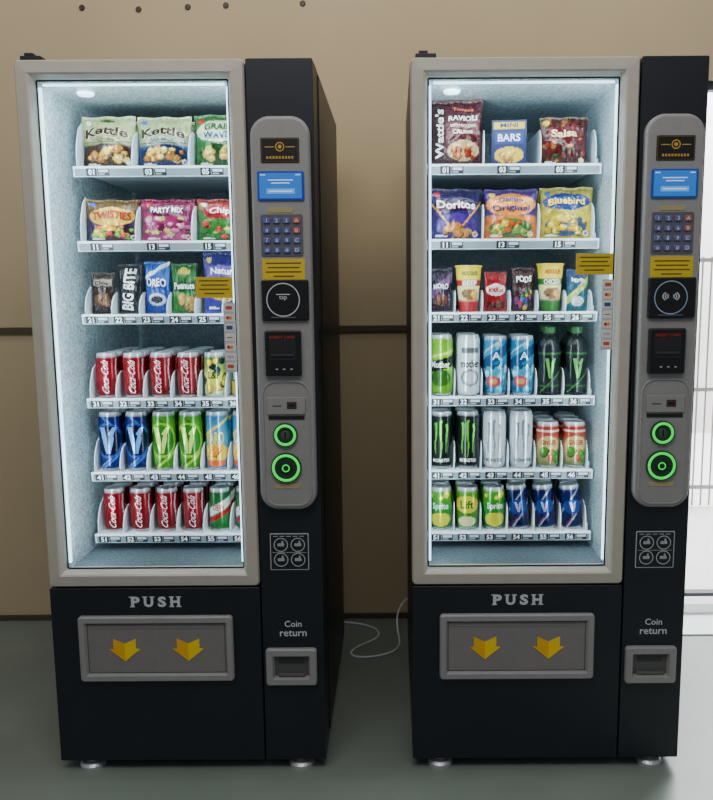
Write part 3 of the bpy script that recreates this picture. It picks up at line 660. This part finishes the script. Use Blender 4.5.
            mk('lane_divider', m.mesh('lane_divider', [M_WHITE]), sh)
        for k, t in enumerate(NUM[r]):
            cxx = x0+LN*(k*2 if r < 2 else k)+(.046 if r < 2 else .022)
            m = MB()
            def tq(xa, xb, za, zb, col, off):
                m.add([(xa, ry(za, off), z+za), (xb, ry(za, off), z+za), (xb, ry(zb, off), z+zb), (xa, ry(zb, off), z+zb)], [(0, 1, 2, 3)], col)
            tq(cxx-.015, cxx+.013, -.0105, .0095, (18, 20, 26), .0008)
            m.text(t, lambda a, b: (cxx-.001+a, ry(b, .0014), z+b-.0005), None, .0145, (238, 240, 242), .03)
            tq(cxx+.015, cxx+.047, -.0095, .0085, (30, 34, 42), .0008)
            tq(cxx+.018, cxx+.044, -.001, .006, (190, 198, 204), .0012)
            tq(cxx+.018, cxx+.034, -.007, -.004, (150, 160, 170), .0012)
            mk('number_tag', m.mesh('number_tag', [M_ATTR]), sh, label='black selection number tag')
    return R
machine(XL, False); machine(XR, True)

# ------------------------------------------------------------------ setting
def struct(o): o['kind'] = 'structure'; return o
M_WALL = pmat('tan_painted_wall', (200, 180, 144), .85, noise=.05, nscale=2.2, bump=.08, bscale=120)
M_FLOOR = pmat('grey_green_vinyl', (124, 134, 126), .38, noise=.10, nscale=3.0, bump=.03, bscale=60)
M_TRIM = pmat('dark_brown_trim', (84, 72, 58), .6, noise=.1, nscale=15)
M_WHT = pmat('white_threshold', (225, 228, 230), .6, noise=.03)
M_OUT = pmat('pale_concrete', (214, 214, 212), .9, noise=.08, nscale=4)
WY = 1.0; OX = 1.03
m = MB(); m.box(-2.6, OX, WY, WY+.12, 0, 3.0); m.box(OX, 2.3, WY, WY+.12, 2.02, 3.0); m.box(2.1, 2.3, WY, WY+.12, 0, 2.02)
struct(mk('wall_back', m.mesh('wall_back', [M_WALL])))
struct(bx('floor', M_FLOOR, (-2.6, 2.3, -3.4, WY+.12, -.05, 0)))
struct(bx('trim_1', M_TRIM, (-2.6, OX, WY-.012, WY, 1.124, 1.148), bevel=.002))
struct(bx('wall_foot_strip', M_TRIM, (-2.6, OX, WY-.008, WY, 0, .022), bevel=.002))  # thin dark strip along the foot of the wall
struct(bx('trim_2', M_WHT, (OX-.02, 2.1, .82, WY-.001, 0.0002, .006)))
m = MB(); m.box(OX, 2.1, WY+.03, WY+.07, .068, .082); m.box(OX, OX+.03, WY+.03, WY+.07, .082, 2.0); m.box(OX, 2.1, WY+.03, WY+.07, 1.99, 2.02)
m.box(1.52, 1.56, WY+.03, WY+.07, .082, 1.99)
struct(mk('door_1', m.mesh('door_1', [M_DOOR])))
struct(bx('ground', M_OUT, (-1, 9, WY+.12, 12, -.06, -.01)))
m = MB()
for i in range(60): m.box(.9+i*.05, .908+i*.05, 2.6, 2.608, .0, 1.45)
for z in (.1, .68, 1.42): m.box(.9, 3.9, 2.595, 2.613, z, z+.022)
fe = mk('wire_fence', m.mesh('wire_fence', [M_FENCE]), label='pale grey metal fence outside the doorway')
fe['category'] = 'fence'
for x in (1.1, 2.2, 3.3): bx('fence_post', M_FENCE, (x, x+.04, 2.616, 2.656, -.01, 1.5), fe)
bo = struct(bx('bright_backdrop', M_OUT, (.2, 7, 5.0, 5.2, -.01, 4.5)))  # pale backdrop added to give the bright white outdoors
for x, z in ((-1.10, 2.275), (-.90, 2.268), (-.725, 2.275), (-.59, 2.28), (-.318, 2.285)):
    m = MB(); m.disc(x, z, .009, WY-.004, (60, 46, 34), 16); m.loft([[(x+q*math.cos(i*.3927), y, z+q*math.sin(i*.3927)) for i in range(16)] for q, y in ((.009, WY-.004), (.011, WY))], (60, 46, 34))
    o = mk('wall_screw', m.mesh('wall_screw', [M_ATTR]), label='small dark screw head in the tan wall'); o['category'] = 'screw'; o['group'] = 'screws along the wall'
# cable
cu = bpy.data.curves.new('power_cable', 'CURVE'); cu.dimensions = '3D'; cu.bevel_depth = .0036; cu.bevel_resolution = 3
pts = [(.16, .93, .14), (.06, .93, .13), (.005, .90, .09), (.0, .85, .03), (.015, .78, .0045), (.008, .71, .0045), (-.05, .66, .0045), (-.14, .645, .0045), (-.175, .69, .0045),
       (-.12, .76, .0045), (-.07, .80, .0045), (-.06, .86, .0045), (-.10, .92, .0045), (-.19, .955, .0045), (-.30, .96, .0045)]
sp = cu.splines.new('NURBS'); sp.points.add(len(pts)-1); sp.order_u = 4; sp.use_endpoint_u = True
for p, q in zip(sp.points, pts): p.co = (*q, 1)
co = bpy.data.objects.new('tmp', cu); COL.objects.link(co)
dg = bpy.context.evaluated_depsgraph_get(); dg.update()
cme = bpy.data.meshes.new_from_object(co.evaluated_get(dg)); bpy.data.objects.remove(co); bpy.data.curves.remove(cu)
cme.materials.clear(); cme.materials.append(M_WHITE)
for p in cme.polygons: p.use_smooth = True
co = mk('power_cable', cme, label='white power cable looping on the floor between the machines'); co['category'] = 'cable'

# ------------------------------------------------------------------ lights
def area(name, loc, tgt, sx, sy, e, col):
    ld = bpy.data.lights.new(name, 'AREA'); ld.shape = 'RECTANGLE'; ld.size = sx; ld.size_y = sy; ld.energy = e; ld.color = col
    o = bpy.data.objects.new(name, ld); COL.objects.link(o); o.location = loc
    o.rotation_euler = (Vector(tgt)-Vector(loc)).to_track_quat('-Z', 'Y').to_euler()
    return o
area('room_light', (-.3, -1.6, 3.3), (-.2, .6, 1.5), 2.4, 1.2, 40, (1., .97, .92))
area('added_wall_wash', (.1, .0, 3.6), (.1, 1.0, 2.35), 2.8, .4, 22, (1., .95, .84))  # unseen lamp added to lighten the upper wall, fading downward
area('outdoor_light', (2.5, 3.4, 4.5), (2.2, 4.8, .5), 3, 2, 1200, (.95, .98, 1.))
area('doorway_light', (1.9, 2.2, 2.2), (.9, -.6, 0), .9, 1.6, 24, (.92, .97, 1.))
w = bpy.data.worlds.new('world'); S.world = w; w.use_nodes = True
w.node_tree.nodes['Background'].inputs[0].default_value = (.66, .72, .80, 1)
w.node_tree.nodes['Background'].inputs[1].default_value = .28

# ------------------------------------------------------------------ camera
cd = bpy.data.cameras.new('camera'); cam = bpy.data.objects.new('camera', cd); COL.objects.link(cam)
cd.sensor_width = 36; cd.lens = 36.0; cd.shift_x = -.048; cd.clip_start = .05
th = math.radians(8); al = .0061
F = Vector((0, math.cos(th), -math.sin(th))); R0 = Vector((1, 0, 0)); U0 = Vector((0, math.sin(th), math.cos(th)))
Uv = U0*math.cos(al)+R0*math.sin(al); Rv = R0*math.cos(al)-U0*math.sin(al)
cam.matrix_world = Matrix.Translation((0, -2.0, 1.287)) @ Matrix((Rv, Uv, -F)).transposed().to_4x4()
S.camera = cam
